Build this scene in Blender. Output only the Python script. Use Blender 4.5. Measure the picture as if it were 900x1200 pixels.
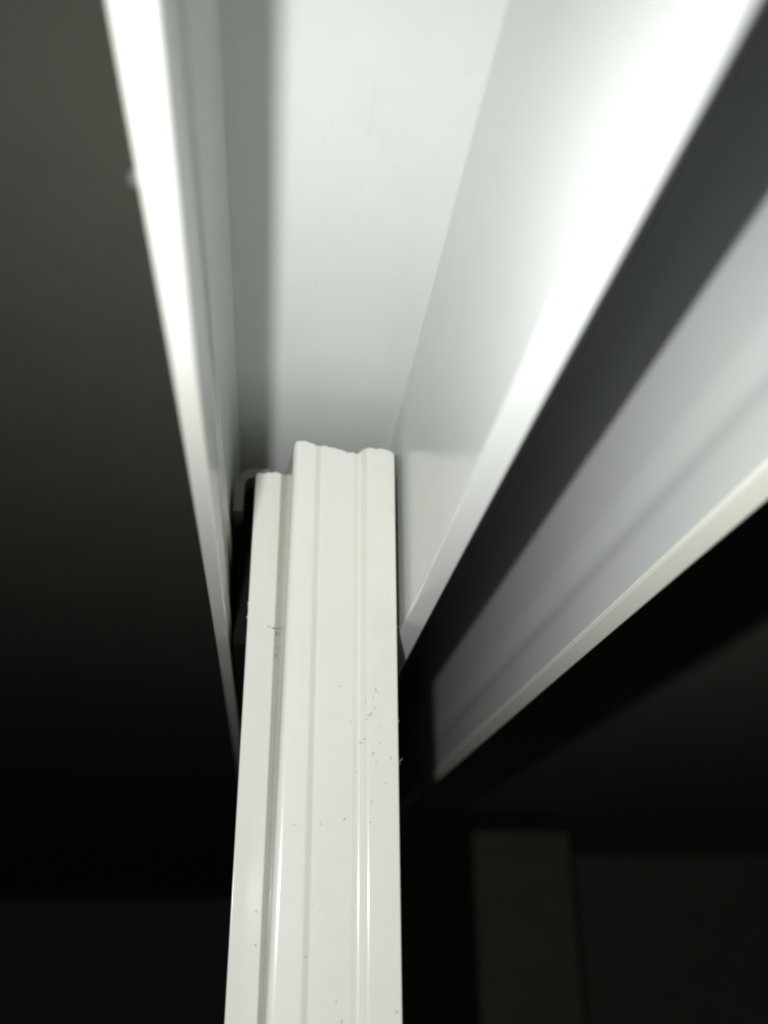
import bpy, bmesh, math, random
from mathutils import Vector, Matrix
for o in list(bpy.data.objects): bpy.data.objects.remove(o)
scene = bpy.context.scene
C = scene.collection
H = 2.0                      # height of the lens above the floor level, metres

# ------------------------------------------------------------------ camera
F_PX = 1064.9                # focal length in pixels of the 900x1200 frame
cam = bpy.data.cameras.new('camera')
cam.sensor_fit = 'VERTICAL'; cam.sensor_height = 24.0; cam.sensor_width = 18.0
cam.lens = 24.0 * F_PX / 1200.0
cam.clip_start = 0.004; cam.clip_end = 50
cam.dof.use_dof = True; cam.dof.focus_distance = 0.20; cam.dof.aperture_fstop = 7.0
co = bpy.data.objects.new('camera', cam); C.objects.link(co)
R3 = ((0.99271149, -0.04309993, -0.11254467),
      (-0.12026024, -0.41498252, -0.90184643),
      (-0.00783455, 0.90880796, -0.41714112))
RM = Matrix(R3)
co.matrix_world = Matrix.Translation((0, 0, H)) @ RM.to_4x4()
scene.camera = co

# ------------------------------------------------------------------ world and the phone's flash
w = bpy.data.worlds.new('World'); scene.world = w; w.use_nodes = True
bg = w.node_tree.nodes['Background']
bg.inputs['Color'].default_value = (1.0, 0.95, 0.85, 1); bg.inputs['Strength'].default_value = 0.0036
fl = bpy.data.lights.new('flash', 'SPOT')        # the LED beside the lens, its beam fading towards the sides
fl.energy = 1.80; fl.shadow_soft_size = 0.002; fl.color = (1.0, 1.0, 0.99)
fl.spot_size = math.radians(126); fl.spot_blend = 1.0
fo = bpy.data.objects.new('flash', fl); C.objects.link(fo)
fo.matrix_world = Matrix.Translation((-0.018, -0.002, H + 0.0133)) @ RM.to_4x4() @ Matrix.Rotation(math.radians(-17), 4, 'X')

vs = scene.view_settings
scene.display_settings.display_device = 'sRGB'
vs.view_transform = 'Standard'; vs.look = 'None'; vs.exposure = 0.0; vs.gamma = 1.0; vs.use_curve_mapping = False
scene.render.engine = 'CYCLES'
scene.cycles.pixel_filter_type = 'BLACKMAN_HARRIS'; scene.cycles.filter_width = 2.1
scene.cycles.caustics_reflective = False
scene.cycles.max_bounces = 12; scene.cycles.diffuse_bounces = 8; scene.cycles.glossy_bounces = 6

# ------------------------------------------------------------------ materials
def nodes(name):
    m = bpy.data.materials.new(name); m.use_nodes = True
    return m, m.node_tree.nodes, m.node_tree.links, m.node_tree.nodes['Principled BSDF']

def pvc(name, base, tint, rough, grain, stain=0.35, axis='Y', bump=0.06):
    """glossy extruded PVC: faint draw lines along the profile, blotchy roughness, faint discoloured patches"""
    m, N, L, b = nodes(name)
    tc = N.new('ShaderNodeTexCoord')
    mp = N.new('ShaderNodeMapping')
    mp.inputs['Scale'].default_value = (grain, 6, grain) if axis == 'Y' else (grain, grain, 6)
    L.new(tc.outputs['Object'], mp.inputs['Vector'])
    n1 = N.new('ShaderNodeTexNoise'); n1.inputs['Scale'].default_value = 1.0; n1.inputs['Detail'].default_value = 5
    L.new(mp.outputs[0], n1.inputs['Vector'])
    n2 = N.new('ShaderNodeTexNoise'); n2.inputs['Scale'].default_value = 95; n2.inputs['Detail'].default_value = 4
    n2.inputs['Distortion'].default_value = 0.8
    L.new(tc.outputs['Object'], n2.inputs['Vector'])
    n3 = N.new('ShaderNodeTexNoise'); n3.inputs['Scale'].default_value = 900; n3.inputs['Detail'].default_value = 3
    L.new(tc.outputs['Object'], n3.inputs['Vector'])
    cr = N.new('ShaderNodeValToRGB'); cr.color_ramp.elements[0].position = 0.42; cr.color_ramp.elements[1].position = 0.72
    L.new(n2.outputs['Fac'], cr.inputs['Fac'])
    mu = N.new('ShaderNodeMath'); mu.operation = 'MULTIPLY'; mu.inputs[1].default_value = stain
    L.new(cr.outputs['Color'], mu.inputs[0])
    mx = N.new('ShaderNodeMix'); mx.data_type = 'RGBA'
    mx.inputs[6].default_value = (*base, 1); mx.inputs[7].default_value = (*tint, 1)
    L.new(mu.outputs[0], mx.inputs[0])
    # very small dirt points
    sp = N.new('ShaderNodeValToRGB'); sp.color_ramp.elements[0].position = 0.70; sp.color_ramp.elements[1].position = 0.78
    L.new(n3.outputs['Fac'], sp.inputs['Fac'])
    sm = N.new('ShaderNodeMath'); sm.operation = 'MULTIPLY'; sm.inputs[1].default_value = 0.35
    L.new(sp.outputs['Color'], sm.inputs[0])
    mx2 = N.new('ShaderNodeMix'); mx2.data_type = 'RGBA'; mx2.inputs[7].default_value = (0.42, 0.40, 0.33, 1)
    L.new(sm.outputs[0], mx2.inputs[0]); L.new(mx.outputs[2], mx2.inputs[6])
    # thin rub lines along the profile
    mp2 = N.new('ShaderNodeMapping'); mp2.inputs['Rotation'].default_value = (0.05, 0.0, 0.04)
    mp2.inputs['Scale'].default_value = (1500, 16, 1500) if axis == 'Y' else (1500, 1500, 16)
    L.new(tc.outputs['Object'], mp2.inputs['Vector'])
    n4 = N.new('ShaderNodeTexNoise'); n4.inputs['Scale'].default_value = 1.0; n4.inputs['Detail'].default_value = 1
    L.new(mp2.outputs[0], n4.inputs['Vector'])
    rb = N.new('ShaderNodeValToRGB'); rb.color_ramp.elements[0].position = 0.68; rb.color_ramp.elements[1].position = 0.76
    L.new(n4.outputs['Fac'], rb.inputs['Fac'])
    rm = N.new('ShaderNodeMath'); rm.operation = 'MULTIPLY'; L.new(rb.outputs['Color'], rm.inputs[0])
    rz = N.new('ShaderNodeMath'); rz.operation = 'MULTIPLY'; L.new(cr.outputs['Color'], rz.inputs[0]); rz.inputs[1].default_value = 0.4
    L.new(rz.outputs[0], rm.inputs[1])
    mx3 = N.new('ShaderNodeMix'); mx3.data_type = 'RGBA'; mx3.inputs[7].default_value = (0.55, 0.56, 0.52, 1)
    L.new(rm.outputs[0], mx3.inputs[0]); L.new(mx2.outputs[2], mx3.inputs[6])
    L.new(mx3.outputs[2], b.inputs['Base Color'])
    mr = N.new('ShaderNodeMapRange'); mr.inputs['To Min'].default_value = rough * 0.94; mr.inputs['To Max'].default_value = rough * 1.08
    L.new(n1.outputs['Fac'], mr.inputs['Value']); L.new(mr.outputs[0], b.inputs['Roughness'])
    bp = N.new('ShaderNodeBump'); bp.inputs['Strength'].default_value = bump; bp.inputs['Distance'].default_value = 0.0004
    L.new(n1.outputs['Fac'], bp.inputs['Height']); L.new(bp.outputs[0], b.inputs['Normal'])
    b.inputs['IOR'].default_value = 1.5
    return m

M_TRACK = pvc('white_track_pvc', (0.68, 0.706, 0.688), (0.655, 0.672, 0.635), 0.21, 900, 0.35, 'Y', 0.03)
M_SASH = pvc('cream_white_sash_pvc', (0.66, 0.665, 0.622), (0.63, 0.625, 0.54), 0.17, 700, 0.35, 'Z', 0.03)

M_TRACK.node_tree.nodes['Principled BSDF'].inputs['Specular IOR Level'].default_value = 0.4
M_EDGE = pvc('cream_edge_pvc', (0.86, 0.865, 0.78), (0.83, 0.82, 0.72), 0.2, 900, 0.4, 'Y', 0.03)

def plain(name, col, rough, var=0.25, scale=40.0, bump=0.0, spec=0.5):
    m, N, L, b = nodes(name)
    tc = N.new('ShaderNodeTexCoord'); n = N.new('ShaderNodeTexNoise')
    n.inputs['Scale'].default_value = scale; n.inputs['Detail'].default_value = 6
    L.new(tc.outputs['Object'], n.inputs['Vector'])
    mx = N.new('ShaderNodeMix'); mx.data_type = 'RGBA'
    mx.inputs[6].default_value = (*[c * (1 - var) for c in col], 1)
    mx.inputs[7].default_value = (*[min(1, c * (1 + var)) for c in col], 1)
    L.new(n.outputs['Fac'], mx.inputs[0]); L.new(mx.outputs[2], b.inputs['Base Color'])
    b.inputs['Roughness'].default_value = rough
    b.inputs['Specular IOR Level'].default_value = spec
    if bump:
        bp = N.new('ShaderNodeBump'); bp.inputs['Strength'].default_value = bump; bp.inputs['Distance'].default_value = 0.001
        L.new(n.outputs['Fac'], bp.inputs['Height']); L.new(bp.outputs[0], b.inputs['Normal'])
    return m

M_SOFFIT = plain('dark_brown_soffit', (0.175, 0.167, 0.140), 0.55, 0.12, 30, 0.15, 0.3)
M_WALL = plain('dim_wall_paint', (0.56, 0.56, 0.48), 0.8, 0.15, 14, 0.2, 0.2)
M_POST = plain('dim_post_paint', (0.37, 0.36, 0.29), 0.7, 0.12, 18, 0.1, 0.2)
M_GAP_SHADE = plain('dark_gap_shade', (0.009, 0.008, 0.007), 0.95, 0.4, 2500, 0.6, 0.1)  # near-black that stands in for the shade between sash and near flange
M_CLIP = plain('beige_nylon', (0.20, 0.19, 0.155), 0.5, 0.08, 200)
M_BOUNCE_CUT = plain('dark_grey_bounce_cut', (0.10, 0.105, 0.105), 0.6, 0.2, 200)  # for the strip added to soak up bounce light
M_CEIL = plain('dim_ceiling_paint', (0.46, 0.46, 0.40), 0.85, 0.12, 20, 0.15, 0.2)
M_RUBBER = plain('black_gasket', (0.02, 0.02, 0.02), 0.6, 0.2, 200)
M_DIRT = plain('grey_brown_dirt', (0.43, 0.40, 0.32), 0.9, 0.4, 3000)
M_SCUFF = plain('dark_scuff', (0.24, 0.22, 0.16), 0.9, 0.3, 3000)
M_LINT = plain('pale_lint', (0.70, 0.69, 0.63), 0.9, 0.2, 3000)
M_PLASTER = plain('white_plaster', (0.085, 0.085, 0.08), 0.9, 0.15, 1500)
M_GLASS, N_, L_, b_ = nodes('window_glass')
b_.inputs['Transmission Weight'].default_value = 1.0; b_.inputs['Roughness'].default_value = 0.0
b_.inputs['Base Color'].default_value = (0.93, 0.97, 0.95, 1)

# ------------------------------------------------------------------ mesh helpers
def link(name, me, mat, parent=None, loc=(0, 0, 0), smooth=35):
    me.materials.append(mat)
    if smooth:
        for p in me.polygons: p.use_smooth = True
        me.set_sharp_from_angle(angle=math.radians(smooth))
    o = bpy.data.objects.new(name, me); C.objects.link(o)
    o.location = loc
    if smooth:
        wn = o.modifiers.new('weighted_normal', 'WEIGHTED_NORMAL'); wn.weight = 100; wn.keep_sharp = True
    if parent: o.parent = parent
    return o

def fillet(pts, seg=6):
    """pts: (a, b, radius) closed polygon -> list of (a, b) with rounded corners"""
    out = []; n = len(pts)
    for i in range(n):
        p = Vector(pts[i][:2]); r = pts[i][2] if len(pts[i]) > 2 else 0
        a = Vector(pts[i - 1][:2]) - p; b = Vector(pts[(i + 1) % n][:2]) - p
        if r <= 0: out.append(tuple(p)); continue
        la, lb = a.length, b.length; a.normalize(); b.normalize()
        ang = math.acos(max(-1, min(1, a.dot(b))))
        if ang > math.pi - 0.02: out.append(tuple(p)); continue
        t = min(r / math.tan(ang / 2), la * 0.49, lb * 0.49)
        rr = t * math.tan(ang / 2)
        bis = (a + b).normalized(); cen = p + bis * (rr / math.sin(ang / 2))
        s = p + a * t - cen; e = p + b * t - cen
        tot = s.angle_signed(e)
        for k in range(seg + 1):
            v = s.copy(); v.rotate(Matrix.Rotation(-tot * k / seg, 2)) if False else None
            c_, s_ = math.cos(-tot * k / seg), math.sin(-tot * k / seg)
            out.append((cen.x + c_ * s.x - s_ * s.y, cen.y + s_ * s.x + c_ * s.y))
    return out

def loft(rings, name='m'):
    """rings: list of equally long vertex rings -> closed solid"""
    n = len(rings[0]); V = [v for r in rings for v in r]; Fc = []
    for i in range(len(rings) - 1):
        for j in range(n):
            k = (j + 1) % n
            Fc.append((i * n + j, i * n + k, (i + 1) * n + k, (i + 1) * n + j))
    Fc.append(tuple(range(n - 1, -1, -1))); Fc.append(tuple((len(rings) - 1) * n + j for j in range(n)))
    me = bpy.data.meshes.new(name); me.from_pydata(V, [], Fc)
    bm = bmesh.new(); bm.from_mesh(me); bmesh.ops.recalc_face_normals(bm, faces=bm.faces); bm.to_mesh(me); bm.free()
    return me

def extrude_y(prof, y0, y1, seg=6, cuts=1):
    p = fillet(prof, seg)
    return loft([[(x, y0 + (y1 - y0) * i / cuts, z) for x, z in p] for i in range(cuts + 1)])

def box(x0, x1, y0, y1, z0, z1, bev=0.0, seg=2):
    bm = bmesh.new(); bmesh.ops.create_cube(bm, size=1)
    for v in bm.verts:
        v.co = Vector(((x0 + x1) / 2 + v.co.x * (x1 - x0), (y0 + y1) / 2 + v.co.y * (y1 - y0), (z0 + z1) / 2 + v.co.z * (z1 - z0)))
    if bev: bmesh.ops.bevel(bm, geom=bm.edges[:], offset=bev, segments=seg, affect='EDGES', profile=0.5)
    me = bpy.data.meshes.new('m'); bm.to_mesh(me); bm.free(); return me

def thing(name, loc, label, cat, group=None):
    o = bpy.data.objects.new(name, None); C.objects.link(o); o.location = loc; o.empty_display_size = 0.02
    o['label'] = label; o['category'] = cat
    if group: o['group'] = group
    return o

# ------------------------------------------------------------------ setting: dark soffit and the dim room beyond
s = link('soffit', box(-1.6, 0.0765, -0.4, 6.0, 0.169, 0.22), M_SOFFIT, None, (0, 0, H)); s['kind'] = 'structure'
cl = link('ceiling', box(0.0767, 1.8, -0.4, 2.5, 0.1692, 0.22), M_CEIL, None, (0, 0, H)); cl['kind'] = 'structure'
wl = link('wall', box(0.20, 1.8, 2.4, 2.5, -2.0, 0.1685), M_WALL, None, (0, 0, H)); wl['kind'] = 'structure'

# ------------------------------------------------------------------ the white track (head of the sliding window)
Y0, Y1 = -0.16, 1.05
tr = thing('window_track', (0, 0, H), 'white plastic double channel track with three long flanges running overhead under the dark soffit', 'window track')
ZW = 0.124; ZB = 0.0635
link('web', extrude_y([(-0.0148, ZW, 0), (0.0338, ZW, 0), (0.0338, 0.1688, 0), (-0.0148, 0.1688, 0)], Y0, Y1), M_TRACK, tr)
link('web', extrude_y([(0.0341, ZW + 0.001, 0), (0.0762, ZW + 0.001, 0), (0.0762, 0.1686, 0), (0.0341, 0.1686, 0)], Y0, Y1), M_TRACK, tr)
# near flange: lip at the bottom, recessed inner face with two shallow draw ribs
link('flange', extrude_y([
    (-0.0147, ZW + 0.003, 0), (-0.0142, ZB + 0.0009, 0), (-0.0113, ZB + 0.0009, 0), (-0.0113, 0.0715, 0.0012), (-0.0123, 0.0745, 0.0012),
    (-0.0124, 0.0830, 0.0003), (-0.0131, 0.0838, 0.0003), (-0.0131, 0.0890, 0.0003), (-0.0124, 0.0896, 0.0003), (-0.0125, 0.0925, 0.0003),
    (-0.0132, 0.0934, 0.0003), (-0.0135, 0.1180, 0.002), (-0.0122, ZW - 0.0002, 0.001), (-0.0122, ZW + 0.003, 0)], Y0, Y1), M_TRACK, tr)
link('edge_strip', extrude_y([(-0.0143, ZB + 0.0008, 0.0001), (-0.0143, ZB - 0.0002, 0.0004), (-0.0112, ZB + 0.0001, 0.0004), (-0.0112, ZB + 0.0008, 0.0001)], Y0, Y1, 4), M_SASH, tr)
# middle flange between the two channels, rounded foot
link('flange', extrude_y([
    (0.0299, ZW + 0.003, 0), (0.0299, ZW - 0.0005, 0.0), (0.0299, 0.0656, 0.0010), (0.0344, 0.0636, 0.0004), (0.0344, 0.08, 0.001),
    (0.0336, ZW + 0.003, 0)], Y0, Y1, 8), M_TRACK, tr)
# far flange: thick foot band with a shallow step above it
link('flange', extrude_y([
    (0.0698, ZW + 0.004, 0), (0.0699, 0.0815, 0.03), (0.0707, 0.0745, 0.012), (0.0702, 0.0705, 0.02), (0.0702, 0.0621, 0), (0.0740, 0.0640, 0), (0.0774, 0.0641, 0.0004), (0.0776, 0.09, 0),
    (0.0764, ZW + 0.004, 0)], Y0, Y1, 8), M_TRACK, tr)

link('edge_strip', extrude_y([(0.0707, 0.0640, 0), (0.0707, 0.0616, 0), (0.0671, 0.0588, 0.0002), (0.0670, 0.0583, 0.0004), (0.0708, 0.0566, 0.0005), (0.0739, 0.0632, 0), (0.0739, 0.0640, 0)], Y0, Y1, 5), M_EDGE, tr)
link('bounce_cut_strip', extrude_y([(0.0360, ZW + 0.002, 0), (0.0360, ZW - 0.0016, 0.0006), (0.0655, ZW - 0.0016, 0.0006), (0.0655, ZW + 0.002, 0)], Y0, Y1, 3), M_BOUNCE_CUT, tr)  # added dark strip, keeps bounce light down in the second channel

# ------------------------------------------------------------------ the sliding sash, seen on its end
SB = -0.85
sash = thing('sliding_sash', (0.01, 0.2, H + SB), 'cream white plastic sash standing upright, grooved end stile pushed up into the track', 'window sash')
SO = (-0.01, -0.2, -SB)          # parts are written in lens coordinates
mm = 0.001
ROWS = {}
def stile_ring(z, drift):
    P = [(-6.95, 46, 0.3), (-6.95, 14, 0.2), (-0.35, 15.25, 0.6), (0.35, 17.0, 0), (1.0 + drift, 0.0, 1.7), (8.0, 0.75, 1.6),
         (9.3, 1.65, 1.2), (17.9, 2.9, 0.8), (19.4, 3.6, 0.6), (21.1, 1.9, 0.8), (28.1, 2.5, 0.4), (28.1, 46, 0.3)]
    Q = fillet(P, 7); out = []
    for i in range(len(Q)):
        (x0, y0), (x1, y1) = Q[i], Q[(i + 1) % len(Q)]
        n = max(1, int(math.hypot(x1 - x0, y1 - y0) / 0.45)) if max(y0, y1) < 25 else 1
        if i in ROWS: n = ROWS[i]
        else: ROWS[i] = n
        out += [(x0 + (x1 - x0) * k / n, y0 + (y1 - y0) * k / n) for k in range(n)]
    return [(x * mm, (200 + y) * mm, z) for x, y in out]
ZT = 0.1092
zs = [SB, -0.4, -0.02] + [-0.02 + (ZT + 0.02) * i / 12 for i in range(1, 13)]
rings = [stile_ring(z, 1.6 * max(0, min(1, (z + 0.02) / 0.125))) for z in zs]
# the saw cut at the top: slightly out of square, with the tiniest arris
random.seed(4)
TOP = [(-7.2, 0.1084), (-6.4, 0.1088), (-2.0, 0.1097), (0.6, 0.1094), (1.9, 0.1104), (2.9, 0.1114), (4.5, 0.1117), (7.2, 0.1113), (8.0, 0.1107), (8.7, 0.1112), (10.5, 0.1113), (13.5, 0.1110), (16.0, 0.1104), (18.2, 0.1103), (19.4, 0.1108), (20.6, 0.1114),
       (22.0, 0.1115), (25.8, 0.1116), (27.3, 0.1111), (28.3, 0.1102)]
def cut(ring, drop, inset):
    cx = 0.0104; cy = 0.224
    out = []
    for x, y, _ in ring:
        xm = x / mm; zz = TOP[-1][1]
        for (a0, z0), (a1, z1) in zip(TOP, TOP[1:]):
            if a0 <= xm <= a1: zz = z0 + (z1 - z0) * (xm - a0) / (a1 - a0); break
        zz += 0.00012 * math.sin(xm * 2.6) + 0.00009 * math.sin(xm * 6.1 + 1) + 0.00007 * math.sin(xm * 11.3 + y * 4000) - drop
        out.append((x + (cx - x) * inset, y + (cy - y) * inset, zz))
    return out
last = rings.pop()
rings.append(cut(last, 0.0007, 0)); rings.append(cut(last, 0.00035, 0.004)); rings.append(cut(last, 0.0001, 0.014)); rings.append(cut(last, 0.0, 0.03))
stile = link('stile', loft(rings), M_SASH, sash, SO, 40)
link('top_rail', box(-0.006, 0.0268, 0.2465, 0.80, 0.055, 0.108, 0.0008), M_SASH, sash, SO)
link('bottom_rail', box(-0.006, 0.0268, 0.2465, 0.80, SB, SB + 0.055, 0.0008), M_SASH, sash, SO)
link('stile', box(-0.0065, 0.0272, 0.8005, 0.846, SB, 0.108, 0.0008), M_SASH, sash, SO)
gl = link('glass_pane', box(0.006, 0.012, 0.2465, 0.80, SB + 0.0552, 0.0548), M_GLASS, sash, SO, 0)
for x0, x1 in ((0.0035, 0.0058), (0.0122, 0.0145)):
    for y0, y1 in ((0.2467, 0.2495), (0.797, 0.7998)):
        link('gasket', box(x0, x1, y0, y1, SB + 0.0553, 0.0547), M_RUBBER, gl)
# hooked guide lip on the near side of the top rail, and the added dark filler that blackens the gap below it
def hook():
    out = []; inn = []
    cxx, czz, ro, t = -0.0072, 0.1075, 0.0052, 0.0024
    path = [(-0.0124, 0.1000)] + [(cxx - ro * math.cos(a), czz + ro * math.sin(a)) for a in [math.pi / 2 * k / 8 for k in range(9)]] + [(-0.0035, 0.1127)]
    inner = [(-0.0035, 0.1127 - t)] + [(cxx - (ro - t) * math.cos(a), czz + (ro - t) * math.sin(a)) for a in [math.pi / 2 * k / 8 for k in range(8, -1, -1)]] + [(-0.0124 + t, 0.1000)]
    p = path + inner
    return loft([[(x, y, z) for x, z in p] for y in (0.2195, 0.26, 0.80)])
clip = link('guide_lip', hook(), M_CLIP, sash, SO)
link('guide_foot', box(-0.0049, 0.02, 0.2466, 0.80, 0.1082, 0.1108, 0.0003), M_CLIP, clip)
link('gap_shade_filler', box(-0.0107, -0.0061, 0.226, 0.80, 0.066, 0.1105, 0.0004), M_GAP_SHADE, sash, SO)  # made-up filler, the gap's deep shade given as a black solid

# ------------------------------------------------------------------ the dim post in the room beyond
def ray(px, py):
    c = Vector((px - 450, -(py - 600), -F_PX)); return RM @ c
def on_y(px, py, y):
    d = ray(px, py); return d * (y / d.y)
a = on_y(553, 975, 1.5); b = on_y(665, 975, 1.5)
post = thing('upright_post', ((a.x + b.x) / 2, 1.55, 0), 'dim grey upright post in the dark room beyond the sash', 'post')
hw = (b.x - a.x) / 2; ht = H + a.z
link('shaft', box(-hw, hw, -0.05, 0.05, 0, ht - 0.03, 0.001), M_POST, post)
link('cap', box(-hw - 0.0005, hw + 0.0005, -0.0505, 0.05, ht - 0.0298, ht, 0.001), M_POST, post)

# ------------------------------------------------------------------ dirt, crumbs and lint on the sash
def fleck(bm, c, sx, sy, sz, rot, rnd):
    vs_ = bmesh.ops.create_icosphere(bm, subdivisions=1, radius=1)['verts']
    m = Matrix.Translation(c) @ Matrix.Rotation(rot, 4, 'Y') @ Matrix.Diagonal((sx, sy, sz, 1))
    for v in vs_: v.co = m @ (v.co * rnd.uniform(0.55, 1.25))
from mathutils.bvhtree import BVHTree
BV = BVHTree.FromPolygons([v.co for v in stile.data.vertices], [tuple(p.vertices) for p in stile.data.polygons])
def hit(px, py):                  # the point of the stile's front that holds this speck
    d = ray(px, py).normalized(); h = BV.ray_cast(Vector((0, 0, 0)), d)
    return h[0] if h[0] is not None else on_y(px, py, 0.2145 if px < 340 else 0.203)
rnd = random.Random(7)
bm = bmesh.new()
specks = [(440, 808, 3, 4, .2), (433, 838, 7, 2.2, -.5), (424, 870, 9, 1.6, -.15), (438, 883, 3, 4, .8), (440, 830, 3, 2, .1), (399, 804, 4, 1.6, 0), (458, 888, 2, 4, .2),
          (436, 940, 2.4, 4, .3), (434, 963, 3, 2.5, -.7), (404, 960, 3.4, 2.4, -.6), (420, 983, 4.5, 1.5, .1), (376, 967, 2, 3, .2), (344, 967, 3.6, 1.8, .4),
          (357, 1121, 3, 3, 0), (299, 1108, 4, 1.8, -.6), (394, 1174, 2, 3, 0), (400, 1196, 2, 5, .2), (465, 1185, 3.6, 2.5, .5), (300, 1068, 3, 2, 0), (447, 852, 2, 2, 0), (430, 1010, 1.6, 2, 0),
          (324, 752, 3, 6, .1), (418, 905, 2, 2.4, 0), (428, 866, 5, 1.6, -.3), (436, 835, 4, 1.8, -.6), (431, 843, 3, 1.6, .3), (443, 812, 2, 3, .3), (437, 818, 2, 2, 0), (446, 872, 2, 3, .4), (441, 893, 2.4, 2, 0), (429, 823, 2, 1.6, 0), (450, 860, 1.6, 2, 0), (452, 918, 2, 1.6, 0), (411, 846, 2, 1.5, 0), (366, 1060, 1.6, 1.6, 0), (455, 700, 1.6, 1.6, 0), (380, 690, 1.4, 1.4, 0), (317, 640, 1.6, 1.4, 0)]
for px, py, w_, h_, r_ in specks:
    p = hit(px, py); k = 0.00019 * 0.66
    for j in range(4):
        q = p + Vector((rnd.uniform(-.6, .6) * w_ * k, 0, rnd.uniform(-.6, .6) * h_ * k))
        fleck(bm, q, w_ * k * rnd.uniform(.3, .7), 0.00009, h_ * k * rnd.uniform(.3, .7), r_, rnd)
me = bpy.data.meshes.new('dirt_specks'); bm.to_mesh(me); bm.free()
d = link('dirt_specks', me, M_DIRT, stile, (0, 0, 0), 0); d['kind'] = 'stuff'
bm = bmesh.new()
# the longer smear on the low shelf beside the ridge
for px, py, w_, h_ in ((320, 736, 7, 1.8), (325, 738, 5, 2.4), (315, 734.5, 4, 1.2), (323, 744, 2, 4), (324.5, 752, 2.4, 3), (325, 760, 2, 5), (322, 741, 3, 1.4), (328, 736, 3, 1.4), (324, 768, 1.4, 4)):
    p = hit(px, py); k = 0.00019 * 0.75
    fleck(bm, p, w_ * k, 0.00016, h_ * k, rnd.uniform(-.2, .3), rnd)
me = bpy.data.meshes.new('scuff_mark'); bm.to_mesh(me); bm.free()
d = link('scuff_mark', me, M_SCUFF, stile, (0, 0, 0), 0); d['kind'] = 'stuff'
bm = bmesh.new()
def fibre(p, ln, seed):
    r = random.Random(seed); pts = [Vector(p)]; dr = Vector((r.uniform(-1, 1), -0.25, r.uniform(-1, 1))).normalized()
    for i in range(7):
        dr = (dr + Vector((r.uniform(-.7, .7), r.uniform(-.2, .2), r.uniform(-.7, .7)))).normalized(); pts.append(pts[-1] + dr * ln / 7)
    prev = None
    for q in pts:
        ring = [bm.verts.new(q + Vector((math.cos(t) * 3.5e-5, math.sin(t) * 2e-5, math.sin(t) * 3.5e-5))) for t in (0, 2.1, 4.2)]
        if prev:
            for k in range(3): bm.faces.new((prev[k], prev[(k + 1) % 3], ring[(k + 1) % 3], ring[k]))
        prev = ring
for i, (px, py, ln) in enumerate(((469, 893, .0016), (469, 897, .0014), (469, 890, .0012), (470, 843, .0009), (467, 735, .0008), (469, 1186, .0009), (424, 869, .002), (404, 959, .0012), (433, 837, .0014), (299, 1106, .0014))):
    p = hit(px, py); p.x = min(p.x, 0.0281); fibre(p, ln, i + 11)
for px, py, s_ in ((296, 707, 3.4), (295.5, 711, 2), (295.5, 723, 3.2), (467, 845, 2)):
    p = hit(px, py); k = 0.00019 * 0.42
    if px < 300: p.x = -0.00698
    fleck(bm, p, s_ * k, s_ * k, s_ * k * 1.2, 0, rnd)
me = bpy.data.meshes.new('lint'); bm.to_mesh(me); bm.free()
d = link('lint', me, M_LINT, stile, (0, 0, 0), 0); d['kind'] = 'stuff'

# ------------------------------------------------------------------ the crumb caught on the near flange's outer face
bm = bmesh.new(); bmesh.ops.create_icosphere(bm, subdivisions=2, radius=1)
for v in bm.verts: v.co = Matrix.Diagonal((0.0007, 0.0006, 0.0008)) @ (v.co * rnd.uniform(0.8, 1.1))
me = bpy.data.meshes.new('plaster_crumb'); bm.to_mesh(me); bm.free()
d_ = ray(149, 207); zc = 0.0660; pc = d_ * (zc / d_.z)
cr_ = link('plaster_crumb', me, M_PLASTER, None, (-0.0150, pc.y, H + zc), 60)
cr_['label'] = 'tiny white crumb caught on the outer edge of the leftmost flange'; cr_['category'] = 'crumb'
